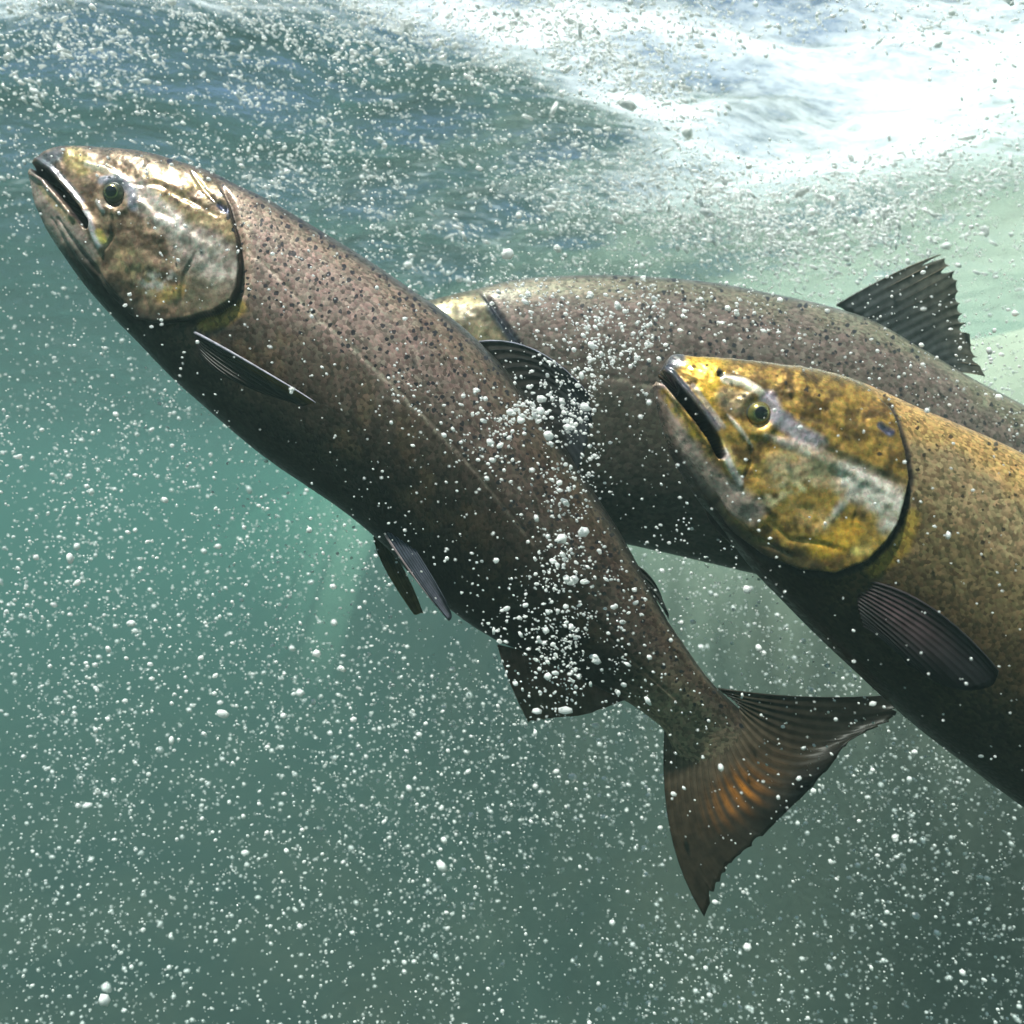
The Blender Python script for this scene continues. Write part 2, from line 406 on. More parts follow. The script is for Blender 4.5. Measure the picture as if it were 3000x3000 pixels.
# ------------------------------------------------------------------ salmon
def build_body(st, Yc, nring, nseg, head_frac, feats, paint, root, mat, tone_seed):
    """st: rows of top x, y, bottom x, y, half thickness, shift of depth"""
    st = np.asarray(st, float); k = len(st)
    dense = catmull(st, 1200)
    mid = (dense[:, 0:2] + dense[:, 2:4]) / 2
    arc = np.concatenate([[0], np.cumsum(np.linalg.norm(np.diff(mid, axis=0), axis=1))]); arc /= arc[-1]
    # closer rings in the head
    q = np.linspace(0, 1, nring)
    warp = np.where(q < 0.5, q / 0.5 * head_frac, head_frac + (q - 0.5) / 0.5 * (1 - head_frac))
    warp = np.where(warp < 0.02, 0.02 * (warp / 0.02) ** 1.4, warp)
    R = np.stack([np.interp(warp, arc, dense[:, c]) for c in range(dense.shape[1])], 1)
    T0, B0 = R[:, 0:2].copy(), R[:, 2:4].copy()
    Tt, Bb = T0.copy(), B0.copy()
    wd = np.maximum(R[:, 4], 0.0008); yc = Yc + R[:, 5]
    th = np.arange(nseg) / nseg * 2 * math.pi
    c, s = np.cos(th), np.sin(th)                       # c = up, s<0 far? : near side is s>0
    ex = (0.60 + 0.22 * smooth(.24, .45, warp))[:, None]
    prof = np.sign(s)[None, :] * np.abs(s)[None, :] ** ex
    def verts(Tt, Bb, thick):
        M = (Tt + Bb) / 2; H = (Tt - Bb) / 2
        p2 = M[:, None, :] + c[None, :, None] * H[:, None, :]
        base = P(p2[..., 0], p2[..., 1], yc[:, None])
        base[..., 1] = yc[:, None] - thick
        return base
    thick = wd[:, None] * prof * (0.93 + 0.07 * smooth(.24, .45, warp))[:, None]
    for it in range(5):
        V = verts(Tt, Bb, thick); pp = proj(V)
        u = (T0 - B0); ln = np.linalg.norm(u, axis=1, keepdims=True); u = u / ln
        a = (pp * u[:, None, :]).sum(-1)
        hi, lo = a.max(1), a.min(1)
        wh = (T0 * u).sum(1); wl = (B0 * u).sum(1)
        kk = np.clip(ln[:, 0] / 60, 0, 1)
        Tt = Tt + u * ((wh - hi) * 0.8 * kk)[:, None]; Bb = Bb + u * ((wl - lo) * 0.8 * kk)[:, None]
    V = verts(Tt, Bb, thick)
    pp = proj(V)
    tw = (nseg - np.arange(nseg)) % nseg
    near = (s >= -1e-6)
    fp = np.where(near[None, :, None], pp, pp[:, tw, :])    # the far side wears the same marks
    fpf = fp.reshape(-1, 2)
    sv = np.repeat(warp[:, None], nseg, 1).ravel(); cv = np.repeat(c[None, :], nring, 0).ravel()
    disp, groove, notch = feats(fpf, sv, cv)
    # groove thins the head, relief follows the outward direction of the ring
    g = groove.reshape(nring, nseg)
    V[..., 1] = yc[:, None] - thick * (1 - 0.93 * g)
    H3 = (verts(Tt, Bb, thick * 0)[:, 0, :] - verts(Tt, Bb, thick * 0)[:, nseg // 2, :]) / 2
    hl = np.linalg.norm(H3, axis=1, keepdims=True) + 1e-9; hd = H3 / hl
    nn = c[None, :, None] * hd[:, None, :] / hl[:, None, :] + np.stack([0 * s, -s, 0 * s], -1)[None] / wd[:, None, None]
    nn /= np.linalg.norm(nn, axis=-1, keepdims=True) + 1e-9
    V = V + nn * disp.reshape(nring, nseg)[..., None]
    if notch is not None:
        # between the lips the skin is drawn back into the mouth
        tip, back = P(*notch[0], Yc), P(*notch[1], Yc)
        ax = back - tip; al = np.linalg.norm(ax); ax /= al
        t = ((V - tip) @ ax)
        V = V + (np.clip(al - t, 0, None) * g * 0.9)[..., None] * ax
    col, silver, scaly, dens = paint(fpf, sv, cv)
    idx = np.arange(nring * nseg).reshape(nring, nseg)
    a = idx[:-1]; b = idx[1:]
    F = np.stack([a, np.roll(a, -1, 1), np.roll(b, -1, 1), b], -1).reshape(-1, 4)
    Vf = V.reshape(-1, 3)
    cap0, cap1 = V[0].mean(0), V[-1].mean(0)
    n = len(Vf)
    Vf = np.vstack([Vf, cap0, cap1])
    caps = [[n, idx[0, (j + 1) % nseg], idx[0, j], idx[0, j]] for j in range(0)]
    ext = lambda x: np.concatenate([x, x[:1], x[-1:]])
    place = np.concatenate([fpf / 1000.0, (V[..., 1].reshape(-1, 1) < yc.repeat(nseg)[:, None]) * 3.0 + tone_seed], 1)
    lenpx = np.concatenate([[0], np.cumsum(np.linalg.norm(np.diff((T0 + B0) / 2, axis=0), axis=1))])
    hpx = np.linalg.norm(T0 - B0, axis=1)
    ang = np.minimum(th, 2 * math.pi - th) / math.pi - 0.5
    su = np.repeat(lenpx[:, None], nseg, 1) / 15.0; sv2 = ang[None, :] * hpx[:, None] * 1.25 / 12.0
    rows = np.stack([su + sv2, su - sv2, np.full_like(su, tone_seed)], -1).reshape(-1, 3)
    o = mesh_obj("body", Vf[:n], F, mat, root, col=col,
                 attrs={"fish_place": place, "scale_rows": rows, "silver": silver, "scaly": scaly, "spot_density": dens})
    # close the two ends
    import bmesh
    bm = bmesh.new(); bm.from_mesh(o.data); bm.verts.ensure_lookup_table()
    for ring in (idx[0][::-1], idx[-1]):
        try: bm.faces.new([bm.verts[int(i)] for i in ring])
        except ValueError: pass
    bmesh.ops.recalc_face_normals(bm, faces=bm.faces)
    bm.to_mesh(o.data); bm.free()
    nearV = V[:, near & (s > 0.02), :].reshape(-1, 3)
    return o, nearV

def surf_y(nearV, px, py):
    q = proj(nearV); d = (q[:, 0] - px) ** 2 + (q[:, 1] - py) ** 2
    return float(nearV[np.argmin(d), 1])

def fin(name, root, base, midc, tip, Yb, Ym, Yt, nray, colf, mat, raymat, nu=None, ragged=0.0, thick=0.0016, seed=1, ray_r=0.0007, raycol=None):
    """a membrane between a base line, a middle line and a tip line, with its rays as sub-parts"""
    r = np.random.default_rng(seed)
    nu = nu or nray * 8 + 1; nv = 22
    u = np.linspace(0, 1, nu)
    cb, cm, ct = (catmull(np.asarray(x, float), nu, np.linspace(0, len(x) - 1, nu)) for x in (base, midc, tip))
    ct0 = ct.copy()
    if ragged:
        ph = u * nray
        dep = r.random(nray + 1) ** 1.6
        cut = ragged * (1.15 * dep[np.clip(ph.astype(int), 0, nray)] * np.abs(np.sin(ph * math.pi)) ** .6 + 0.5 * vnoise(u * nray * 0.5 + seed, u * 0 + 3.3) ** 2)
        ct = ct + (cm - ct) * np.clip(cut, 0, 0.9)[:, None]
    def at(u_i, v):
        b, m_, t = cb[u_i], cm[u_i], ct[u_i]
        p = b * ((1 - v) * (1 - 2 * v)) + m_ * (4 * v * (1 - v)) + t * (v * (2 * v - 1))
        f = lambda y: np.interp(u[u_i], np.linspace(0, 1, len(y)), y) if hasattr(y, "__len__") else y
        yb, ym, yt = f(Yb), f(Ym), f(Yt)
        Y = yb * ((1 - v) * (1 - 2 * v)) + ym * (4 * v * (1 - v)) + yt * (v * (2 * v - 1))
        return P(p[..., 0], p[..., 1], Y)
    vv = np.linspace(0, 1, nv)
    G = np.stack([at(i, np.array(vv)[:, None].ravel()) if False else np.stack([at(i, v) for v in vv]) for i in range(nu)])   # nu, nv, 3
    du = np.gradient(G, axis=0); dv = np.gradient(G, axis=1)
    nrm = np.cross(du, dv); nrm /= np.linalg.norm(nrm, axis=-1, keepdims=True) + 1e-12
    if nrm[..., 1].mean() > 0: nrm = -nrm
    ridge = 0.5 + 0.5 * np.cos(u * nray * 2 * math.pi)
    tk = thick * (1.0 - 0.75 * vv[None, :]) * (0.45 + 0.75 * ridge[:, None])
    # a gentle flutter so that the sheet is not flat
    wave = 0.0025 * vv[None, :] ** 1.5 * np.sin(u[:, None] * 7 + vv[None, :] * 3 + seed)
    G = G + nrm * wave[..., None]
    A = G + nrm * tk[..., None] / 2; Bk = G - nrm * tk[..., None] / 2
    Vt = np.concatenate([A.reshape(-1, 3), Bk.reshape(-1, 3)])
    idx = np.arange(nu * nv).reshape(nu, nv)
    q = lambda I: np.stack([I[:-1, :-1], I[1:, :-1], I[1:, 1:], I[:-1, 1:]], -1).reshape(-1, 4)
    F1 = q(idx); F2 = q(idx + nu * nv)[:, ::-1]
    loop = np.concatenate([idx[:, 0], idx[-1, 1:], idx[-2::-1, -1], idx[0, -2:0:-1]])
    F3 = np.stack([loop, np.roll(loop, -1), np.roll(loop, -1) + nu * nv, loop + nu * nv], -1)
    F = np.concatenate([F1, F2, F3[:, ::-1]])
    UU, VV = np.meshgrid(u, vv, indexing="ij")
    col = colf(UU.ravel(), VV.ravel())
    o = mesh_obj(name, Vt, F, mat, root, col=np.concatenate([col, col]))
    def at0(i, v):
        keep_ = ct[i].copy(); ct[i] = ct0[i]; p_ = at(i, v); ct[i] = keep_; return p_
    for k in range(nray + 1):
        i = min(nu - 1, int(round(k / nray * (nu - 1))))
        line = G[i] + nrm[i] * (thick * 0.25 * (1 - vv)[:, None])
        if ragged > .2:
            reach = r.uniform(.80, 1.0)
            line = np.stack([at0(i, v_ * reach) for v_ in vv]) + nrm[i] * wave[i][:, None]
        nside = 5
        line = line[::2] if nv % 2 else line[np.r_[0:nv:2, nv - 1]]
        tdir = np.gradient(line, axis=0); tdir /= np.linalg.norm(tdir, axis=1, keepdims=True) + 1e-12
        n0 = nrm[i][np.r_[0:nv:2, nv - 1]] if nv % 2 == 0 else nrm[i][::2]
        b0 = np.cross(tdir, n0)
        rr = np.linspace(1.0, 0.3, len(line)) * ray_r * (1.5 if k == 0 else 1.0)
        an = np.arange(nside) / nside * 2 * math.pi
        ring = line[:, None, :] + rr[:, None, None] * (np.cos(an)[None, :, None] * n0[:, None, :] + np.sin(an)[None, :, None] * b0[:, None, :])
        ri = np.arange(len(line) * nside).reshape(len(line), nside)
        Fr = np.stack([ri[:-1], np.roll(ri[:-1], -1, 1), np.roll(ri[1:], -1, 1), ri[1:]], -1).reshape(-1, 4)
        faces = [tuple(int(x) for x in f) for f in Fr] + [tuple(int(x) for x in ri[0][::-1]), tuple(int(x) for x in ri[-1])]
        vr = np.repeat(np.linspace(0, 1, len(line)), nside)
        rc = (raycol or colf)(np.full(len(vr), u[i]), vr)
        if raycol is None: rc = rc * 1.35
        mesh_obj("fin_ray", ring.reshape(-1, 3), faces, raymat, o, col=rc)
    return o

def dome(R, ang0, ang1, nr=10, ns=28, flat=1.0):
    v = []; f = []
    for i in range(nr + 1):
        a = ang0 + (ang1 - ang0) * i / nr
        for j in range(ns):
            b = 2 * math.pi * j / ns
            v.append((R * math.sin(a) * math.cos(b), -R * math.cos(a) * flat, R * math.sin(a) * math.sin(b)))
    for i in range(nr):
        for j in range(ns):
            f.append((i * ns + j, i * ns + (j + 1) % ns, (i + 1) * ns + (j + 1) % ns, (i + 1) * ns + j))
    if ang0 == 0: pass
    return v, f

EYEW = plain_material("eye_rim", (0.05, 0.055, 0.05), 0.15, 0.0, 0.6)
PUPIL = plain_material("pupil", (0.003, 0.003, 0.004), 0.06, 0.0, 1.0)
IRIS = {"bronze": plain_material("iris_bronze", (0.10, 0.10, 0.055), 0.2, 0.5, 0.8),
        "gold": plain_material("iris_gold", (0.30, 0.24, 0.06), 0.2, 0.6, 0.8),
        "ring": plain_material("iris_ring", (0.42, 0.36, 0.16), 0.22, 0.8, 0.6)}

def eye(root, nearV, px, py, rpx, Yc, iris, pr=0.5):
    y = surf_y(nearV, px, py)
    R = rpx / 1500 * HT * y
    for side in (1, -1):
        c = P(px, py, y + R * 0.34)
        ys_ = 1.0
        if side < 0:
            c = np.array([c[0], 2 * Yc - c[1], c[2]]); ys_ = -1.0
        def part(nm, a0, a1, rad, mat, par, nr=8):
            v, f = dome(rad, a0, a1, nr)
            v = [(c[0] + x, c[1] + yy * ys_, c[2] + z) for x, yy, z in v]
            return mesh_obj(nm, v, f, mat, par)
        e = part("eye", 0.0, math.pi * 0.995, R, EYEW, root, 14)
        part("iris", math.radians(28), math.radians(60), R * 1.012, IRIS[iris], e)
        part("iris_ring", math.radians(27), math.radians(33), R * 1.022, IRIS["ring"], e, 3)
        part("pupil", 0.0, math.radians(30), R * 1.016, PUPIL, e)

def lerp3(a, b, t):
    return np.asarray(a)[None, :] * (1 - t[:, None]) + np.asarray(b)[None, :] * t[:, None]

def lay(col, mask, c, k=1.0):
    m_ = (mask * k)[:, None]
    return col * (1 - m_) + np.asarray(c)[None, :] * m_

def salmon_root(label, at):
    o = bpy.data.objects.new("salmon", None); C.objects.link(o)
    o.location = tuple(at); o.empty_display_size = 0.05
    tag(o, label, "salmon", "salmon swimming under the surface")
    return o


def head_relief(p, d):
    """relief of a salmon's head in metres, from traced lines"""
    disp = np.zeros(len(p)); gro = np.zeros(len(p))
    sd = signed(p, d["gill"] + d["front"])
    k = d["k"]
    dl, al = seg_dist(p, d["gill"])
    sdl = np.where(sd > 0, dl, -dl)
    endf = smooth(0.0, 0.08, al) * smooth(1.0, 0.93, al)
    disp += 0.0046 * k * smooth(-3, 7, sdl) * np.exp(-np.clip(sdl, 0, None) / 90) * endf
    disp -= 0.0030 * k * np.exp(-((sdl + 7) / 8) ** 2) * endf
    for pts, r, h in d["ridges"]:
        disp += h * k * line_mask(p, pts, r, r * 1.5, True)
    gro = line_mask(p, d["mouth"], d["mouth_r"], 7, False)
    dm, am = seg_dist(p, d["mouth"])
    disp += 0.0022 * k * np.exp(-((dm - d["mouth_r"] - 9) / 8) ** 2) * smooth(1.0, 0.8, am)
    ex, ey, er = d["eye"]
    de = np.hypot(p[:, 0] - ex, p[:, 1] - ey)
    disp += 0.0016 * k * np.exp(-((de - er * 1.55) / (er * 0.4)) ** 2) - 0.0022 * k * np.exp(-(de / (er * 0.95)) ** 2)
    ha = smooth(-20, 60, sd)
    disp += ha * 0.0034 * k * (fbm(p[:, 0] / 50 + 5, p[:, 1] / 50 + 5, 5) - 0.5) * smooth(er * 0.7, er * 2, de)
    return disp, gro, sd

def blotch(p, s, o=4, seed=0.0, lo=0.4, hi=0.6):
    return smooth(lo, hi, fbm(p[:, 0] / s + seed, p[:, 1] / s + seed * 1.7, o))

FIN_DARK = fin_material("fin_dark", 0.25)
FIN_MATT = fin_material("fin_matt", 0.15, 0.62)
FIN_AMBER = fin_material("fin_amber", 0.45)
FIN_GREY = fin_material("fin_grey", 0.35)

# ---- the long brown salmon that noses up through the water
S1 = [(128, 490, 110, 512, .003, 0), (138, 463, 99, 530, .011, 0), (162, 447, 106, 562, .018, 0), (224, 441, 122, 610, .026, 0),
      (340, 449, 158, 690, .036, 0), (464, 467, 210, 770, .045, 0), (560, 494, 275, 858, .051, 0), (642, 520, 345, 937, .054, 0),
      (712, 553, 423, 1015, .055, 0), (800, 592, 520, 1115, .056, 0), (900, 650, 620, 1205, .057, 0), (1050, 742, 760, 1325, .058, 0),
      (1200, 842, 900, 1425, .058, 0), (1330, 935, 1030, 1515, .057, 0), (1440, 1035, 1130, 1600, .054, 0), (1560, 1180, 1225, 1705, .050, .001),
      (1680, 1350, 1330, 1795, .044, .002), (1790, 1520, 1440, 1868, .038, .004), (1872, 1660, 1570, 1925, .031, .006), (1940, 1790, 1700, 1990, .025, .008),
      (1998, 1880, 1830, 2053, .019, .010), (2048, 1952, 1902, 2100, .015, .012), (2098, 2012, 1946, 2140, .011, .014),
      (2160, 2070, 1985, 2215, .006, .016), (2215, 2130, 2060, 2262, .0022, .017)]
Y1 = 0.72
D1 = dict(k=1.0,
    gill=[(630, 524), (671, 599), (688, 665), (702, 715), (706, 793), (700, 847), (684, 884), (630, 918), (547, 938), (464, 947), (402, 934), (361, 897), (319, 855), (270, 790)],
    front=[(180, 740), (60, 560), (60, 480), (140, 400), (420, 420)],
    mouth=[(106, 492), (137, 513), (180, 562), (222, 612), (250, 654)], mouth_r=11.5,
    eye=(340, 572, 32),
    ridges=[([(250, 620), (275, 670), (298, 728)], 16, .0030), ([(395, 580), (450, 630), (520, 680), (620, 730)], 14, .0012),
            ([(255, 480), (300, 492), (350, 515)], 9, .0014), ([(285, 590), (305, 625)], 6, .0012),
            ([(300, 740), (330, 690), (330, 620)], 5, -.0018), ([(335, 700), (348, 760), (380, 815)], 8, -.0009), ([(370, 690), (420, 760), (500, 800)], 22, .0010),
            ([(545, 936), (532, 870), (545, 800), (575, 740)], 7, -.0012), ([(170, 640), (240, 740), (330, 850), (400, 920)], 7, -.0022),
            ([(150, 640), (220, 760), (300, 860)], 6, -.0012), ([(560, 500), (600, 560), (640, 610)], 6, -.0012),
            ([(380, 540), (470, 540), (560, 590), (640, 640)], 8, -.0010), ([(640, 600), (664, 626)], 7, -.0022)])

def feats1(p, s, v):
    d, g, _ = head_relief(p, D1)
    lat = line_mask(p, LAT1, 4, 5)
    d = d - 0.0008 * lat
    d += 0.0012 * (fbm(p[:, 0] / 120, p[:, 1] / 120, 3) - 0.5) * smooth(.3, .4, s)
    return d, g, ((110, 494), (172, 556))
LAT1 = [(724, 733), (807, 805), (910, 914), (1014, 1002), (1107, 1090), (1250, 1230), (1400, 1390), (1560, 1590), (1700, 1770), (1850, 1930), (2020, 2080)]

def paint1(p, s, v):
    n = len(p)
    sd = signed(p, D1["gill"] + D1["front"])
    f1 = fbm(p[:, 0] / 90 + 3, p[:, 1] / 90 + 8, 4)
    vv = v + (f1 - 0.5) * 0.35
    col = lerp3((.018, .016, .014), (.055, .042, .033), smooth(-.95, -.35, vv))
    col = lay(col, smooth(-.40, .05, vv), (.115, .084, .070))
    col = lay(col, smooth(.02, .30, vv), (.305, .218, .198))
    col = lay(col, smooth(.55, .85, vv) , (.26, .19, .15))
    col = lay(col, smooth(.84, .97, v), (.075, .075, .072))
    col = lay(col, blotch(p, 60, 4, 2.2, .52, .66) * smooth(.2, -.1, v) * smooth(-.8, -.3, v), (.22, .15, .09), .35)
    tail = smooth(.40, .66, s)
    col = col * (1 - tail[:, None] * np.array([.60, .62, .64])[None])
    col = lay(col, smooth(.84, .92, s) * smooth(.75, .2, v), (.32, .235, .165), .85)
    lat = line_mask(p, LAT1, 4, 5)
    col = lay(col, lat * smooth(.80, .35, s), (.54, .43, .37), .75)
    # head
    h = smooth(-2, 4, sd)
    hc = lerp3((.115, .076, .05), (.34, .235, .16), blotch(p, 24, 5, 4.1, .38, .66))
    hc = lay(hc, smooth(.55, .95, v), (.135, .105, .075))
    hc = lay(hc, line_mask(p, [(215, 462), (240, 485)], 28, 30), (.48, .38, .15), .7)
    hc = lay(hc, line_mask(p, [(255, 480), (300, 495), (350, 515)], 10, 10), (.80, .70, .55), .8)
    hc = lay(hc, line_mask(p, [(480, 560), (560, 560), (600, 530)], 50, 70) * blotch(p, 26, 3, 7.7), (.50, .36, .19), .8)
    hc = lay(hc, line_mask(p, [(395, 560), (450, 610), (520, 670)], 34, 40) * (0.5 + .5 * blotch(p, 22, 3, 9.1)), (.82, .72, .70), .95)  # pale streak behind the eye, a bright highlight painted into the skin
    hc = lay(hc, line_mask(p, [(570, 720), (630, 770), (650, 800)], 62, 70) * (0.5 + .5 * blotch(p, 25, 3, 5.1)), (.66, .57, .54), .9)
    hc = lay(hc, line_mask(p, [(560, 640), (650, 660), (680, 690)], 20, 24), (.46, .34, .18), .6)
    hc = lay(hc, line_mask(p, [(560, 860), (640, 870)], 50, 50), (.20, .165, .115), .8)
    hc = lay(hc, line_mask(p, [(370, 760), (420, 800), (470, 850)], 34, 40) * blotch(p, 24, 3, 1.9), (.62, .45, .26), .8)
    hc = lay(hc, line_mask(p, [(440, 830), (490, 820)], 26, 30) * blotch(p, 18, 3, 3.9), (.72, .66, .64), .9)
    hc = lay(hc, line_mask(p, [(480, 870), (530, 850)], 18, 20), (.55, .36, .13), .8)
    # jaws: pale pinkish grey, throat charcoal
    jaw = line_mask(p, [(108, 535), (140, 600), (190, 670), (250, 740)], 36, 30)
    hc = lay(hc, jaw, (.46, .36, .335), .92)
    hc = lay(hc, line_mask(p, [(115, 540), (150, 590), (215, 650)], 9, 10), (.46, .35, .18), .6)
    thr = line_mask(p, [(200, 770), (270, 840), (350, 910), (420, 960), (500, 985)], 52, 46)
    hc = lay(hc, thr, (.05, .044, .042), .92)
    hc = lay(hc, line_mask(p, [(135, 475), (160, 500), (200, 540), (240, 590)], 9, 8), (.10, .11, .15), .8)
    hc = lay(hc, line_mask(p, [(131, 470), (165, 456)], 20, 16), (.10, .115, .14), .85)
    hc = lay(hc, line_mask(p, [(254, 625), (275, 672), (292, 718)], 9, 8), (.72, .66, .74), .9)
    hc = lay(hc, line_mask(p, [(292, 680), (303, 705)], 9, 8), (.78, .62, .16), .8)  # yellow highlight painted on the jaw bone
    hc = lay(hc, line_mask(p, [(300, 530), (345, 525), (385, 560), (390, 605)], 13, 14), (.27, .29, .40), .8)
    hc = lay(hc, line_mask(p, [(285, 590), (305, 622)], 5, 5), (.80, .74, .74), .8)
    hc = lay(hc, line_mask(p, [(642, 606), (668, 630)], 8, 7), (.03, .04, .10), .9)
    hc = lay(hc, line_mask(p, D1["mouth"], 15, 6), (.010, .013, .030), 1.0)
    col = col * (1 - h[:, None]) + hc * h[:, None]
    # gill slit and the yellow skin behind it
    dl, al = seg_dist(p, D1["gill"])
    col = lay(col, line_mask(p, [(600, 948), (660, 930), (700, 900)], 22, 20) * smooth(4, -4, sd), (.34, .23, .06), .85)
    col = lay(col, line_mask(p, [(712, 640), (725, 740), (720, 860)], 16, 22) * smooth(4, -4, sd), (.52, .38, .30), .6)
    col = lay(col, smooth(9, 4, dl) * smooth(0.02, .1, al) * smooth(1, .9, al), (.012, .011, .012), .95)
    silver = smooth(-2, 6, sd) * .55 * (1 - thr) + .28 * smooth(-.2, .3, v) * (1 - smooth(-2, 6, sd))
    silver = silver * (1 - line_mask(p, D1["mouth"], 16, 6))
    scaly = smooth(6, -6, sd) * smooth(1.0, .94, v)
    dens = smooth(.05, .24, v + (f1 - .5) * .3) * smooth(1.0, .9, v) * .80 * smooth(6, -6, sd) * (1 - .25 * smooth(.55, .7, s))
    dens += .16 * smooth(.25, .5, v) * smooth(-6, 6, sd)
    return col, silver, scaly, dens

SK1 = skin_material("salmon_skin_brown", (.028, .026, .034, 1), 0.09, 0.40, 0.48)
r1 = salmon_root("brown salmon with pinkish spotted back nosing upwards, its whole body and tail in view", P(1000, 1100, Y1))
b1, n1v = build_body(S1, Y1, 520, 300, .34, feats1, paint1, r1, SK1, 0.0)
eye(r1, n1v, 340, 572, 36, Y1, "bronze")

def cf(base, tipc, extra=None):
    def f(u, v):
        c = lerp3(base, tipc, smooth(.1, .9, v))
        c = c * (0.8 + 0.4 * vnoise(u * 30 + 5, v * 6))[:, None]
        return extra(c, u, v) if extra else c
    return f

ys1 = surf_y(n1v, 580, 1000)
pf = fin("pectoral_fin", r1, [(572, 974), (576, 1005), (592, 1052)], [(748, 1073), (715, 1090), (672, 1100), (640, 1096)],
    [(918, 1186), (896, 1184), (868, 1177), (800, 1168), (700, 1128)], [ys1 - .001, ys1 + .002], [ys1 - .030, ys1 - .014, ys1 - .006], [ys1 - .052, ys1 - .030, ys1 - .008],
    10, cf((.035, .028, .022), (.02, .018, .016), lambda c, u, v: lay(c, smooth(.30, .05, u) * smooth(.25, .6, v), (.28, .17, .03), .6)),
    FIN_DARK, FIN_DARK, seed=2, raycol=lambda u, v: np.where(u[:, None] < .02, np.array([[.42, .40, .48]]), np.array([[.03, .027, .025]])) * np.ones((len(u), 1)), ray_r=.0009)
yv = surf_y(n1v, 1150, 1575)
fin("pelvic_fin", r1, [(1097, 1571), (1112, 1576), (1140, 1590)], [(1130, 1668), (1158, 1680), (1198, 1700)], [(1208, 1794), (1224, 1800), (1240, 1796)],
    Y1 + .012, Y1 + .016, Y1 + .022, 7, cf((.05, .042, .02), (.16, .115, .035)), FIN_AMBER, FIN_AMBER, seed=3)
fin("pelvic_fin", r1, [(1126, 1562), (1160, 1560), (1195, 1578)], [(1222, 1702), (1240, 1690), (1256, 1674)], [(1316, 1818), (1322, 1808), (1312, 1764)],
    yv - .001, yv - .008, yv - .012, 7, cf((.06, .07, .10), (.10, .10, .13)), FIN_DARK, FIN_GREY, seed=4,
    raycol=lambda u, v: np.where(u[:, None] < .02, np.array([[.46, .36, .38]]), np.array([[.11, .12, .16]])) * np.ones((len(u), 1)))
fin("anal_fin", r1, [(1460, 1888), (1600, 1925), (1720, 1985), (1835, 2045)], [(1496, 2000), (1610, 2015), (1715, 2045), (1834, 2052)], [(1550, 2116), (1635, 2104), (1712, 2094), (1832, 2056)],
    Y1 + .006, Y1 + .004, Y1 + .002, 12, cf((.16, .085, .065), (.13, .10, .065)), FIN_AMBER, FIN_GREY, seed=5, ragged=.06)
fin("dorsal_fin", r1, [(1404, 1002), (1495, 1112), (1585, 1235), (1660, 1345)], [(1575, 1030), (1612, 1115), (1640, 1215), (1670, 1345)], [(1732, 1165), (1735, 1235), (1722, 1310), (1695, 1385)],
    Y1, Y1 - .004, Y1 - .012, 12, cf((.045, .04, .036), (.03, .034, .04)), FIN_DARK, FIN_DARK, seed=6, ragged=.08,
    raycol=lambda u, v: np.where(u[:, None] < .02, np.array([[.30, .30, .38]]), np.array([[.05, .05, .055]])) * np.ones((len(u), 1)))
fin("adipose_fin", r1, [(1862, 1655), (1890, 1700), (1912, 1745)], [(1905, 1690), (1928, 1740), (1936, 1775)], [(1938, 1745), (1955, 1790), (1960, 1815)],
    Y1 + .006, Y1 + .006, Y1 + .006, 3, cf((.05, .05, .045), (.04, .045, .045)), FIN_DARK, FIN_DARK, seed=7, thick=.004, ray_r=.0004)
def tailcol(c, u, v):
    og = np.exp(-((u - .58) / .13) ** 2) * np.exp(-((v - .46) / .17) ** 2)
    c = lay(c, smooth(.34, .08, v) , (.24, .18, .125), .7)
    c = lay(c, og * (0.5 + .5 * np.cos(u * 22 * 2 * math.pi)) * (.25 + 1.0 * vnoise(u * 60 + 3, v * 4 + 1)), (.80, .29, .03), .95)
    c = lay(c, smooth(.6, .9, u) * smooth(.1, .4, v) * .6, (.085, .062, .04), .8)
    c = lay(c, smooth(.35, .1, u), (.022, .024, .02), .7)
    return c
fin("tail_fin", r1, [(2104, 2018), (2165, 2075), (2130, 2165), (2045, 2210), (1948, 2142)],
    [(2400, 2044), (2385, 2110), (2345, 2170), (2290, 2220), (2235, 2270), (2180, 2320), (2115, 2370), (2060, 2400), (2010, 2420), (1966, 2440)],
    [(2690, 2030), (2622, 2098), (2544, 2141), (2472, 2196), (2396, 2296), (2295, 2390), (2214, 2471), (2142, 2533), (2102, 2605), (2063, 2688)],
    Y1 + .015, Y1 + .010, Y1 - .004, 22, cf((.13, .092, .06), (.022, .019, .013), tailcol), FIN_AMBER, FIN_AMBER, seed=8, ragged=.09, thick=.002, ray_r=.0008,
    raycol=lambda u, v: tailcol(cf((.10, .075, .05), (.03, .027, .02))(u, v), u, v) * .45)

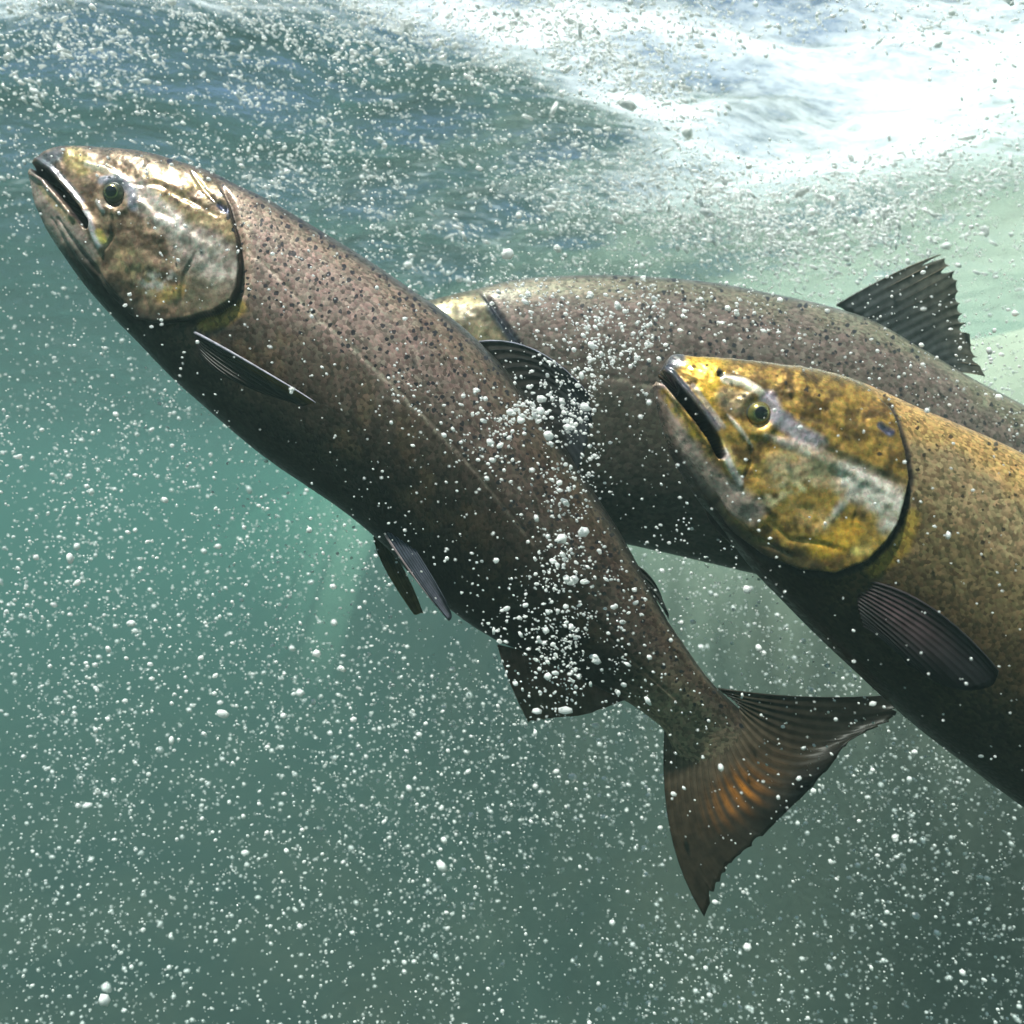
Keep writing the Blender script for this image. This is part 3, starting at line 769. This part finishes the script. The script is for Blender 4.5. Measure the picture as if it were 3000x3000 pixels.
# ---- the grey salmon behind
S2 = [(985, 1002, 976, 1028, .004, 0), (1000, 975, 972, 1060, .013, 0), (1040, 950, 985, 1110, .022, 0), (1110, 925, 1020, 1170, .034, 0),
      (1200, 898, 1080, 1240, .044, 0), (1300, 872, 1160, 1320, .052, 0), (1400, 848, 1260, 1400, .059, 0), (1500, 822, 1380, 1470, .063, 0),
      (1620, 809, 1500, 1520, .065, 0), (1780, 805, 1640, 1555, .067, 0), (1940, 812, 1790, 1585, .068, 0), (2100, 829, 1950, 1620, .068, 0),
      (2250, 858, 2100, 1655, .067, 0), (2400, 890, 2240, 1688, .066, .004), (2540, 935, 2380, 1718, .064, .008), (2680, 1015, 2520, 1745, .061, .014),
      (2830, 1103, 2660, 1765, .056, .02), (3000, 1190, 2800, 1785, .05, .03), (3160, 1280, 2960, 1800, .044, .04), (3300, 1380, 3120, 1810, .037, .05),
      (3430, 1480, 3280, 1815, .028, .06), (3540, 1570, 3420, 1825, .02, .07), (3640, 1650, 3540, 1850, .013, .08), (3720, 1720, 3630, 1890, .006, .085), (3780, 1780, 3710, 1910, .002, .09)]
Y2 = 0.88
D2 = dict(k=1.2,
    gill=[(1400, 850), (1440, 905), (1478, 960), (1512, 1010), (1530, 1090), (1520, 1180), (1480, 1260), (1400, 1320), (1300, 1330), (1200, 1290)],
    front=[(1000, 1150), (940, 1030), (980, 900), (1200, 820)],
    mouth=[(968, 1035), (1010, 1060), (1080, 1110), (1130, 1150)], mouth_r=10, eye=(1180, 1010, 34),
    ridges=[([(1130, 1120), (1170, 1170)], 14, .003), ([(1250, 1000), (1350, 1060), (1450, 1100)], 16, .0012)])
LAT2 = [(1530, 1080), (1800, 1110), (2100, 1170), (2400, 1270), (2700, 1400), (3000, 1520), (3400, 1660)]
def feats2(p, s, v):
    d, g, _ = head_relief(p, D2)
    return d - .0007 * line_mask(p, LAT2, 4, 5), g, ((970, 1032), (1010, 1055))
def paint2(p, s, v):
    sd = signed(p, D2["gill"] + D2["front"])
    f1 = fbm(p[:, 0] / 90 + 13, p[:, 1] / 90 + 8, 4)
    vv = v + (f1 - .5) * .35
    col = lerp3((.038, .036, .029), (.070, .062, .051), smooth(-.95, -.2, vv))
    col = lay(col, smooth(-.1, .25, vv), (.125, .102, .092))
    col = lay(col, smooth(.3, .55, vv), (.205, .160, .148))
    col = lay(col, smooth(.66, .88, vv), (.215, .195, .150))
    col = lay(col, smooth(.9, .98, v), (.10, .11, .105))
    col = lay(col, line_mask(p, LAT2, 4, 5), (.30, .25, .21), .6)
    h = smooth(-2, 4, sd)
    hc = lerp3((.15, .13, .09), (.26, .22, .14), blotch(p, 35, 4, 3.3))
    hc = lay(hc, smooth(.82, .96, v), (.14, .13, .09))
    hc = lay(hc, line_mask(p, [(1290, 898), (1360, 885), (1430, 895)], 16, 16) * (.4 + .6 * blotch(p, 18, 3, 2.2)), (.34, .29, .16), .7)
    hc = lay(hc, smooth(.1, -.5, v), (.12, .10, .075))
    hc = lay(hc, line_mask(p, D2["mouth"], 13, 6), (.01, .013, .03), 1.)
    col = col * (1 - h[:, None]) + hc * h[:, None]
    dl, al = seg_dist(p, D2["gill"])
    col = lay(col, smooth(26, 12, dl) * smooth(.0, .1, al) * smooth(.6, .4, al), (.035, .045, .07), .85)
    col = lay(col, smooth(11, 6, dl) * smooth(.0, .06, al), (.014, .018, .03), .9)
    silver = .5 * h + .10 * (1 - h)
    dens = smooth(.22, .40, v + (f1 - .5) * .25) * smooth(1.0, .88, v) * .60 * smooth(6, -6, sd) * smooth(.20, .30, s) + .05 * h
    return col, silver, smooth(6, -6, sd), dens
SK2 = skin_material("salmon_skin_grey", (.03, .032, .04, 1), 0.08, 0.42, 0.46)
r2 = salmon_root("grey spotted salmon passing behind the other two, ragged dorsal fin raised", P(2000, 1200, Y2))
b2, n2v = build_body(S2, Y2, 420, 260, .34, feats2, paint2, r2, SK2, 11.0)
eye(r2, n2v, 1180, 1010, 34, Y2, "bronze")
fin("dorsal_fin", r2, [(2452, 895), (2560, 955), (2680, 1025), (2775, 1085)], [(2612, 806), (2690, 862), (2742, 930), (2785, 1000), (2830, 1092)],
    [(2762, 742), (2800, 768), (2808, 830), (2826, 900), (2848, 965), (2862, 1045), (2888, 1106)],
    Y2 + .010, Y2 + .012, Y2 + .014, 13, cf((.085, .095, .098), (.15, .145, .12)), FIN_GREY, FIN_AMBER, seed=17, ragged=.5, ray_r=.0010,
    raycol=cf((.11, .105, .10), (.34, .27, .20)))
fin("tail_fin", r2, [(3770, 1770), (3770, 1850), (3705, 1915)], [(3950, 1830), (3900, 1950), (3780, 2030)], [(4180, 1850), (4020, 2050), (3860, 2200)],
    Y2 + .088, Y2 + .09, Y2 + .10, 16, cf((.10, .09, .07), (.05, .05, .04)), FIN_GREY, FIN_GREY, seed=13)
fin("anal_fin", r2, [(3000, 1802), (3120, 1808), (3260, 1812)], [(3060, 1880), (3160, 1870), (3270, 1840)], [(3130, 1960), (3200, 1930), (3275, 1860)],
    Y2 + .05, Y2 + .05, Y2 + .05, 11, cf((.10, .09, .07), (.06, .06, .05)), FIN_GREY, FIN_GREY, seed=14)

# ---- the golden salmon in front
S3 = [(1943, 1086, 1926, 1108, .003, 0), (1951, 1060, 1916, 1130, .010, 0), (1973, 1037, 1922, 1175, .016, 0), (2040, 1041, 1938, 1240, .024, 0),
      (2140, 1047, 1968, 1330, .033, 0), (2250, 1057, 2016, 1416, .041, 0), (2370, 1070, 2078, 1505, .047, 0), (2470, 1094, 2150, 1592, .051, 0),
      (2560, 1130, 2225, 1685, .053, 0), (2660, 1176, 2310, 1772, .055, 0), (2780, 1226, 2410, 1872, .056, 0), (2920, 1288, 2530, 1985, .057, 0),
      (3080, 1370, 2680, 2122, .058, 0), (3250, 1470, 2860, 2262, .058, 0), (3420, 1590, 3050, 2400, .056, 0), (3600, 1740, 3260, 2520, .052, 0),
      (3780, 1910, 3480, 2620, .045, 0), (3950, 2090, 3700, 2680, .034, 0), (4090, 2260, 3930, 2650, .023, 0), (4230, 2420, 4090, 2670, .014, 0),
      (4330, 2530, 4200, 2720, .008, 0), (4400, 2600, 4290, 2760, .003, 0)]
Y3 = 0.60
D3 = dict(k=0.9,
    gill=[(2564, 1147), (2600, 1195), (2622, 1240), (2647, 1323), (2660, 1405), (2644, 1478), (2628, 1535), (2595, 1587), (2538, 1644), (2445, 1677), (2342, 1664), (2238, 1620), (2150, 1550), (2080, 1470)],
    front=[(1960, 1400), (1880, 1200), (1890, 1080), (1980, 1000), (2400, 1020)],
    mouth=[(1928, 1098), (1955, 1112), (2000, 1165), (2050, 1225), (2090, 1280), (2112, 1328)], mouth_r=12.5,
    eye=(2220, 1214, 36),
    ridges=[([(2112, 1300), (2140, 1355), (2170, 1418)], 18, .0034), ([(2128, 1212), (2165, 1255), (2206, 1312)], 7, .0011),
            ([(2124, 1105), (2175, 1118), (2233, 1152)], 13, .0018), ([(2243, 1276), (2330, 1305), (2409, 1340), (2520, 1400), (2610, 1450)], 15, .0014),
            ([(2405, 1310), (2500, 1360), (2640, 1420)], 13, -.0014), ([(2530, 1400), (2492, 1442), (2455, 1490), (2419, 1535)], 12, .0006),
             ([(2225, 1440), (2240, 1490), (2275, 1530)], 8, -.0009),
            ([(2250, 1520), (2310, 1575), (2400, 1590), (2480, 1612)], 6, -.0016), ([(2050, 1400), (2120, 1490), (2220, 1570), (2320, 1620)], 8, -.0024),
            ([(2010, 1340), (2080, 1450), (2170, 1550)], 7, -.0016), ([(2180, 1400), (2205, 1350), (2195, 1290)], 6, -.0020),
            ([(2575, 1250), (2600, 1275)], 7, -.0020), ([(2505, 1610), (2500, 1540), (2510, 1480)], 6, -.0014), ([(2108, 1092), (2112, 1098)], 9, -.004),
            ([(2300, 1200), (2400, 1230), (2520, 1290)], 9, -.0008), ([(2260, 1150), (2360, 1150), (2480, 1200)], 10, .0007)])
LAT3 = [(2665, 1420), (2800, 1510), (2960, 1620), (3200, 1800), (3600, 2120), (4000, 2440)]
def feats3(p, s, v):
    d, g, _ = head_relief(p, D3)
    d = d - .0006 * line_mask(p, LAT3, 4, 5)
    return d, g, ((1930, 1098), (1990, 1155))
def paint3(p, s, v):
    sd = signed(p, D3["gill"] + D3["front"])
    f1 = fbm(p[:, 0] / 90 + 23, p[:, 1] / 90 + 18, 4)
    vv = v + (f1 - .5) * .35
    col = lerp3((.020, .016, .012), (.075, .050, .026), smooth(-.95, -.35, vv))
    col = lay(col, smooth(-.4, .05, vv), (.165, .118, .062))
    col = lay(col, smooth(.05, .40, vv), (.285, .205, .118))
    col = lay(col, smooth(.55, .85, vv), (.44, .275, .11))
    col = lay(col, smooth(.92, .99, v), (.30, .155, .075))
    col = lay(col, line_mask(p, LAT3, 4, 5), (.40, .30, .17), .5)
    h = smooth(-2, 4, sd)
    hc = lerp3((.15, .088, .028), (.52, .31, .075), blotch(p, 30, 5, 6.1, .35, .64))
    hc = lay(hc, smooth(.80, .97, v), (.29, .215, .10))
    hc = lay(hc, blotch(p, 70, 4, 12.3, .50, .64) * smooth(.1, .5, v), (.18, .115, .035), .5)
    hc = lay(hc, line_mask(p, [(2040, 1060), (2085, 1080), (2075, 1130), (2060, 1165)], 36, 36), (.86, .52, .07), .85)
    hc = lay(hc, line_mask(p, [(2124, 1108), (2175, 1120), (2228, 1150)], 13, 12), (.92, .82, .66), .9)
    hc = lay(hc, line_mask(p, [(2130, 1165), (2170, 1180)], 34, 30), (.20, .17, .12), .7)
    hc = lay(hc, line_mask(p, [(2250, 1170), (2270, 1215), (2340, 1270), (2400, 1300)], 24, 24), (.44, .40, .50), .85)
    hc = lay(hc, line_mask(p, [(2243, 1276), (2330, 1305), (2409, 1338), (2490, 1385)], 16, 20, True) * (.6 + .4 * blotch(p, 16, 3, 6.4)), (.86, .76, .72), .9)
    hc = lay(hc, line_mask(p, [(2410, 1316), (2500, 1362), (2630, 1420)], 22, 22), (.13, .105, .06), .85)
    hc = lay(hc, line_mask(p, [(2480, 1400), (2550, 1440), (2610, 1480), (2615, 1520)], 44, 50) * (.55 + .45 * blotch(p, 24, 3, 2.9)), (.95, .85, .80), .95)  # silvery cheek, painted whiter than its own tone to stand in for highlights
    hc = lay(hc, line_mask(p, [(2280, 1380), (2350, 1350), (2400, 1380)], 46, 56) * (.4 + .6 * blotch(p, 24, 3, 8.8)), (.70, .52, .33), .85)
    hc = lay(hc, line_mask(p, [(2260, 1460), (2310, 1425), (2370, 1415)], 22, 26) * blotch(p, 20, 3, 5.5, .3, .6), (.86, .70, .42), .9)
    hc = lay(hc, line_mask(p, [(2320, 1500), (2400, 1520), (2390, 1580)], 30, 34) * blotch(p, 22, 3, 7.5, .3, .6), (.78, .48, .19), .8)
    hc = lay(hc, line_mask(p, [(2400, 1600), (2460, 1580), (2490, 1550)], 34, 34), (.82, .45, .06), .85)
    hc = lay(hc, line_mask(p, [(2515, 1415), (2492, 1442), (2455, 1490), (2415, 1542)], 12, 18, True) * (.5 + .5 * blotch(p, 14, 3, 4.4)), (.74, .66, .62), .8)
    hc = lay(hc, line_mask(p, [(2500, 1612), (2540, 1606)], 12, 12), (.85, .62, .20), .8)
    jaw = line_mask(p, [(1928, 1150), (1950, 1220), (1990, 1300), (2050, 1380), (2130, 1450), (2200, 1490)], 40, 36)
    hc = lay(hc, jaw, (.56, .41, .385), .92)
    hc = lay(hc, line_mask(p, [(1945, 1150), (1990, 1215), (2040, 1275)], 14, 14) * (.4 + .6 * blotch(p, 16, 3, 1.5)), (.58, .36, .05), .85)
    hc = lay(hc, line_mask(p, [(2110, 1300), (2140, 1350), (2150, 1380)], 18, 16), (.70, .52, .20), .8)
    hc = lay(hc, line_mask(p, [(2122, 1320), (2145, 1370), (2168, 1412)], 10, 9), (.86, .76, .78), .9)
    hc = lay(hc, line_mask(p, [(2130, 1215), (2165, 1255), (2204, 1308)], 6, 8, True), (.80, .70, .62), .85)
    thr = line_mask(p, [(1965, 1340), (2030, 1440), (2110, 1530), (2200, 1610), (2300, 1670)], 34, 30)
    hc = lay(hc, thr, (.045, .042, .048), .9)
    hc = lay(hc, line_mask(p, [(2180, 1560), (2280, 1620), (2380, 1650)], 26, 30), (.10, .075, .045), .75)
    hc = lay(hc, line_mask(p, [(1950, 1062), (1985, 1048)], 26, 18), (.11, .12, .15), .9)
    hc = lay(hc, line_mask(p, [(1955, 1080), (2000, 1130), (2050, 1190), (2100, 1250)], 13, 10), (.09, .095, .125), .9)
    hc = lay(hc, line_mask(p, [(2030, 1130), (2075, 1190), (2120, 1250)], 7, 6), (.50, .44, .42), .7)
    hc = lay(hc, line_mask(p, [(2107, 1088), (2114, 1096)], 9, 6), (.04, .05, .07), .9)
    hc = lay(hc, line_mask(p, [(2572, 1250), (2602, 1274)], 10, 8), (.05, .07, .16), .9)
    hc = lay(hc, line_mask(p, D3["mouth"], 16, 6), (.010, .013, .030), 1.0)
    col = col * (1 - h[:, None]) + hc * h[:, None]
    dl, al = seg_dist(p, D3["gill"])
    col = lay(col, line_mask(p, [(2560, 1660), (2640, 1600), (2668, 1520)], 28, 26) * smooth(4, -4, sd), (.34, .22, .04), .8)
    col = lay(col, np.where(sd > 0, smooth(9, 4, dl), smooth(25, 15, dl)) * smooth(0.0, .06, al) * smooth(1, .92, al), (.013, .012, .015), .95)
    silver = smooth(-2, 6, sd) * .75 * (1 - thr) * (1 - line_mask(p, D3["mouth"], 17, 6)) + .16 * smooth(-.3, .3, v) * (1 - smooth(-2, 6, sd))
    dens = (smooth(-.05, .2, v + (f1 - .5) * .3) * .16 * smooth(6, -6, sd) + .10 * smooth(.25, .5, v) * smooth(-6, 6, sd))
    return col, silver, smooth(6, -6, sd), dens
SK3 = skin_material("salmon_skin_gold", (.035, .026, .018, 1), 0.09, 0.40, 0.52)
r3 = salmon_root("golden salmon nearest the viewer, its yellow head overlapping the grey one", P(2400, 1400, Y3))
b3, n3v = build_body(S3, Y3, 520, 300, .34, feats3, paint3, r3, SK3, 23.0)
eye(r3, n3v, 2220, 1214, 40, Y3, "gold")
y3 = surf_y(n3v, 2530, 1770)
def pinkish(c, u, v):
    return lay(c, np.exp(-((u - .30) / .24) ** 2) * np.exp(-((v - .30) / .26) ** 2), (.13, .075, .085), .65)
fin("pectoral_fin", r3, [(2535, 1702), (2512, 1755), (2530, 1832)], [(2738, 1788), (2722, 1842), (2692, 1886), (2652, 1910), (2604, 1890)],
    [(2920, 1972), (2908, 2004), (2832, 2020), (2742, 2004), (2658, 1952)], [y3 - .001, y3 + .001], [y3 - .020, y3 - .014, y3 - .006], [y3 - .034, y3 - .022, y3 - .008],
    13, cf((.014, .012, .013), (.007, .007, .009), pinkish), FIN_MATT, FIN_MATT, seed=21, ray_r=.0008,
    raycol=lambda u, v: pinkish(cf((.022, .02, .022), (.03, .03, .038))(u, v), u, v))
fin("dorsal_fin", r3, [(3170, 1425), (3290, 1495), (3420, 1590), (3540, 1690)], [(3330, 1400), (3440, 1490), (3530, 1590), (3600, 1690)], [(3490, 1390), (3560, 1480), (3620, 1590), (3660, 1710)],
    Y3, Y3, Y3, 13, cf((.12, .08, .04), (.06, .05, .03)), FIN_GREY, FIN_GREY, seed=22, ragged=.1)
fin("pelvic_fin", r3, [(3040, 2395), (3075, 2405), (3110, 2425)], [(3110, 2480), (3140, 2475), (3170, 2470)], [(3200, 2580), (3220, 2570), (3230, 2530)],
    Y3 - .02, Y3 - .028, Y3 - .032, 7, cf((.08, .06, .04), (.06, .05, .03)), FIN_GREY, FIN_GREY, seed=23)
fin("tail_fin", r3, [(4385, 2590), (4400, 2680), (4285, 2765)], [(4560, 2640), (4540, 2800), (4400, 2920)], [(4800, 2650), (4680, 2920), (4520, 3130)],
    Y3, Y3, Y3, 18, cf((.12, .09, .05), (.06, .05, .03)), FIN_GREY, FIN_GREY, seed=24)

# ------------------------------------------------------------------ air bubbles
BUB = bubble_material()
def ico(sub):
    import bmesh
    bm = bmesh.new(); bmesh.ops.create_icosphere(bm, subdivisions=sub, radius=1.0)
    v = np.array([x.co[:] for x in bm.verts]); f = np.array([[x.index for x in fc.verts] for fc in bm.faces]); bm.free()
    return v, f
ICO1, ICO2 = ico(1), ico(2)

def rot_yaw(n):
    """random stretched frames, leaning with the current"""
    a = RNG.normal(-0.35, 0.55, n); b = RNG.normal(0, 0.5, n)
    ca, sa, cb, sb = np.cos(a), np.sin(a), np.cos(b), np.sin(b)
    R = np.zeros((n, 3, 3))
    R[:, 0, 0] = ca * cb; R[:, 0, 1] = -sb; R[:, 0, 2] = -sa * cb
    R[:, 1, 0] = ca * sb; R[:, 1, 1] = cb; R[:, 1, 2] = -sa * sb
    R[:, 2, 0] = sa; R[:, 2, 2] = ca
    return R

def bubble_cloud(name, label, px, py, Y, rpx, stretch, tmpl=ICO1):
    n = len(px); ctr = P(px, py, Y); r = rpx / 1500 * HT * Y
    v, f = tmpl
    S = np.stack([r * stretch, r * RNG.uniform(.8, 1.1, n), r / np.sqrt(stretch) * RNG.uniform(.75, 1.05, n)], -1)
    lump = 1 + 0.05 * RNG.normal(size=(n, len(v)))
    loc = v[None] * lump[..., None] * S[:, None, :]
    loc = np.einsum('nij,nkj->nki', rot_yaw(n), loc) + ctr[:, None, :]
    Fc = f[None] + (np.arange(n) * len(v))[:, None, None]
    o = mesh_obj(name, loc.reshape(-1, 3), Fc.reshape(-1, 3), BUB)
    tag(o, label, kind="stuff")
    return o

def under_surface(px, py, Y):
    """keep every bubble a little below the water surface"""
    p = P(px, py, Y)
    z = surf_z(p[:, 0], p[:, 1])
    return p[:, 2] < z - 0.015

def scatter(n, dens, y0, y1, size, big=0.0):
    X, YY, D, Rr = [], [], [], []
    tot = 0
    while tot < n:
        k = n * 3
        px = RNG.uniform(-120, 3120, k); py = RNG.uniform(-120, 3120, k)
        d = y0 + (y1 - y0) * RNG.random(k) ** 1.2
        q = np.stack([px, py], -1)
        keep = (RNG.random(k) < dens(q)) & under_surface(px, py, d)
        X.append(px[keep]); YY.append(py[keep]); D.append(d[keep]); tot += keep.sum()
    px, py, d = (np.concatenate(a)[:n] for a in (X, YY, D))
    r = size * np.exp(RNG.normal(0, .42, n)) * np.where(RNG.random(n) < big, 1.6, 1.0)
    return px, py, d, r

def dens_bg(q):
    x, y = q[:, 0], q[:, 1]
    cl = smooth(.30, .68, fbm(x / 260 + 3, y / 260 + 5, 4))
    d = .38 + .62 * cl
    d *= 1 - .55 * gauss2(q, (0, 3000), 900, 800)                         # thinner in the dark corner
    d *= .75 + .25 * smooth(0, 500, np.abs(y - 700))
    d *= 1 - np.clip(1.1 * gauss2(q, (2420, 260), 760, 330, 8), 0, 1)       # nothing stands out against the foam
    return np.clip(d, 0, 1)
px, py, d, r = scatter(12500, dens_bg, .46, 1.6, 3.1, .06)
bubble_cloud("bubbles", "countless tiny bubbles drifting through the open water", px, py, d, r, RNG.uniform(.9, 1.35, len(px)))

px, py, d, r = scatter(22000, dens_bg, .6, 1.8, 2.3, .02)
bubble_cloud("bubbles", "finest mist of bubbles further back in the water", px, py, d, r, RNG.uniform(.9, 1.3, len(px)))

# the same drift goes on beyond the edges of the picture
X_ = RNG.uniform(-2.0, 2.0, 30000); Y_ = RNG.uniform(.45, 2.0, 30000); Z_ = RNG.uniform(-1.6, .8, 30000)
q_ = proj(np.stack([X_, Y_, Z_], -1))
ok_ = ((q_[:, 0] < -110) | (q_[:, 0] > 3110) | (q_[:, 1] < -110) | (q_[:, 1] > 3110)) & under_surface(q_[:, 0], q_[:, 1], Y_)
px, py, d = q_[ok_, 0][:11000], q_[ok_, 1][:11000], Y_[ok_][:11000]
bubble_cloud("bubbles", "tiny bubbles drifting further along the current", px, py, d, 2.8 * np.exp(RNG.normal(0, .42, len(px))), RNG.uniform(.9, 1.35, len(px)))

def dens_foam(q):
    x, y = q[:, 0], q[:, 1]
    st = smooth(.34, .66, fbm((x * .85 + y * .52) / 190, (-x * .52 + y * .85) / 48 + 30, 5))       # streaks running down the current
    st2 = smooth(.30, .65, fbm((x * .80 - y * .60) / 200 + 11, (x * .60 + y * .80) / 55 + 70, 5))
    d = .75 * gauss2(q, (2330, 470), 480, 240, 15) * (.15 + .85 * np.maximum(st, .8 * st2)) + 1.0 * gauss2(q, (1880, 230), 330, 75, 33) * (.35 + .65 * st)
    d += .85 * gauss2(q, (2680, 470), 230, 170, -30) * (.3 + .7 * st2) + .65 * gauss2(q, (2250, 130), 900, 110, 0) * st2
    d += .30 * gauss2(q, (250, 130), 650, 170, 0) * st + .42 * gauss2(q, (1250, 60), 560, 45, 3) * (.3 + .7 * st) + .22 * gauss2(q, (1300, 520), 620, 330, 15) * st
    d *= 1 - np.clip(1.15 * gauss2(q, (2450, 300), 760, 330, 0), 0, 1)                 # the sheet of foam itself covers the middle
    d += .65 * gauss2(q, (2150, 640), 420, 110, 12) * np.maximum(st, st2) + .5 * gauss2(q, (2720, 600), 260, 120, -20) * st2
    return np.clip(d, 0, 1) * (y < 1000)
def foam_cloud(n, size, big, y0, y1):
    X, YY, D = [], [], []; tot = 0
    while tot < n:
        k = n * 3
        px = RNG.uniform(-120, 3120, k); py = RNG.uniform(-80, 1000, k)
        d_ = y0 + (y1 - y0) * RNG.random(k)
        keep = (RNG.random(k) < dens_foam(np.stack([px, py], -1))) & under_surface(px, py, d_)
        X.append(px[keep]); YY.append(py[keep]); D.append(d_[keep]); tot += keep.sum()
    px, py, d_ = (np.concatenate(a)[:n] for a in (X, YY, D))
    return px, py, d_, size * np.exp(RNG.normal(0, .45, n)) * np.where(RNG.random(n) < big, 1.7, 1.0)
px, py, d, r = foam_cloud(12000, 2.9, .07, .98, 1.45)
bubble_cloud("foam", "white plume of foam and bubbles churned under the surface", px, py, d, r, RNG.uniform(1.0, 2.6, len(px)))
# fine spray torn off the brown salmon's back and tail root
def dens_spray(q):
    cl = smooth(.38, .62, fbm(q[:, 0] / 70 + 2, q[:, 1] / 70 + 9, 4))
    d = gauss2(q, (1540, 1190), 150, 70, -28) + .9 * gauss2(q, (1770, 1000), 190, 80, -35) + .7 * gauss2(q, (1690, 1250), 80, 170, 0) + .45 * gauss2(q, (1650, 1560), 80, 190, 0)
    d += .55 * gauss2(q, (1660, 1860), 190, 190, 20) + .55 * gauss2(q, (1600, 870), 140, 60, 20) + .4 * gauss2(q, (2100, 890), 200, 60, 12) + .2 * gauss2(q, (1300, 1230), 260, 60, 40)
    return np.clip(d * (.12 + .88 * cl), 0, 1)
px, py, d, r = scatter(2000, dens_spray, .53, .635, 2.9, .08)
bubble_cloud("spray", "fine spray of bubbles torn off the brown salmon's back", px, py, d, r, RNG.uniform(.9, 1.6, len(px)))

# the largest bubbles one by one
proto = []
for k in range(6):
    v, f = ICO2
    lump = 1 + .11 * RNG.normal(size=len(v))
    vv_ = v * lump[:, None] * np.array([RNG.uniform(1.0, 1.7), RNG.uniform(.8, 1.05), RNG.uniform(.75, 1.0)])
    me = bpy.data.meshes.new("air_bubble"); me.from_pydata([tuple(x) for x in vv_.tolist()], [], [tuple(int(i) for i in q) for q in f]); me.update()
    me.polygons.foreach_set("use_smooth", np.ones(len(me.polygons), bool)); me.materials.append(BUB)
    proto.append(me)
CLUSTERS = [
    ("white bubble in the splash over the brown salmon's dorsal fin", "bubbles splashing over the brown salmon's dorsal fin", 112,
     [((1540, 1190), 110, 55, -25), ((1760, 1010), 130, 60, -32), ((1560, 1230), 60, 40, 30), ((1700, 1180), 60, 110, 0)], (.54, .63), 4.9),
    ("white bubble caught against the upper flank of the grey salmon", "bubbles along the grey salmon's upper flank", 58,
     [((1580, 880), 110, 55, 20), ((1950, 920), 150, 60, 30), ((1800, 960), 120, 50, 20), ((2150, 880), 110, 50, 10)], (.60, .74), 4.8),
    ("white bubble trailing down the middle of the brown salmon's flank", "bubbles trailing down the brown salmon's flank", 34,
     [((1660, 1480), 60, 110, 0), ((1300, 1260), 130, 60, 40), ((1640, 1650), 60, 60, 0)], (.56, .64), 4.6),
    ("white bubble in front of the brown salmon's anal fin and tail root", "bubbles around the brown salmon's anal fin", 66,
     [((1660, 1900), 150, 120, 20), ((1640, 1720), 110, 70, 0), ((1700, 2020), 130, 60, 0), ((1830, 1760), 60, 80, 0)], (.58, .66), 4.7),
    ("large white bubble adrift in the open water beside the brown salmon's belly", "large bubbles in the open water", 30,
     [((160, 1560), 190, 170, 0), ((480, 1850), 220, 240, 0), ((420, 2050), 200, 120, 0)], (.55, .9), 5.2),
]
for label, grp, n, blobs, (ya, yb), size in CLUSTERS:
    for k in range(n):
        (cx, cy), sx, sy, ang = blobs[int(RNG.integers(len(blobs)))]
        a = math.radians(ang); u, v_ = RNG.normal(0, sx * .75), RNG.normal(0, sy * .75)
        x, y = cx + u * math.cos(a) - v_ * math.sin(a), cy + u * math.sin(a) + v_ * math.cos(a)
        Yb = RNG.uniform(ya, yb); rr = size * math.exp(RNG.normal(0, .38)) / 1500 * HT * Yb
        o = bpy.data.objects.new("air_bubble", proto[int(RNG.integers(6))]); C.objects.link(o)
        o.location = P(x, y, Yb); o.scale = (rr, rr, rr); o.rotation_euler = (RNG.normal(0, .4), RNG.normal(.35, .6), RNG.normal(0, .4))
        tag(o, label, "bubble", grp)
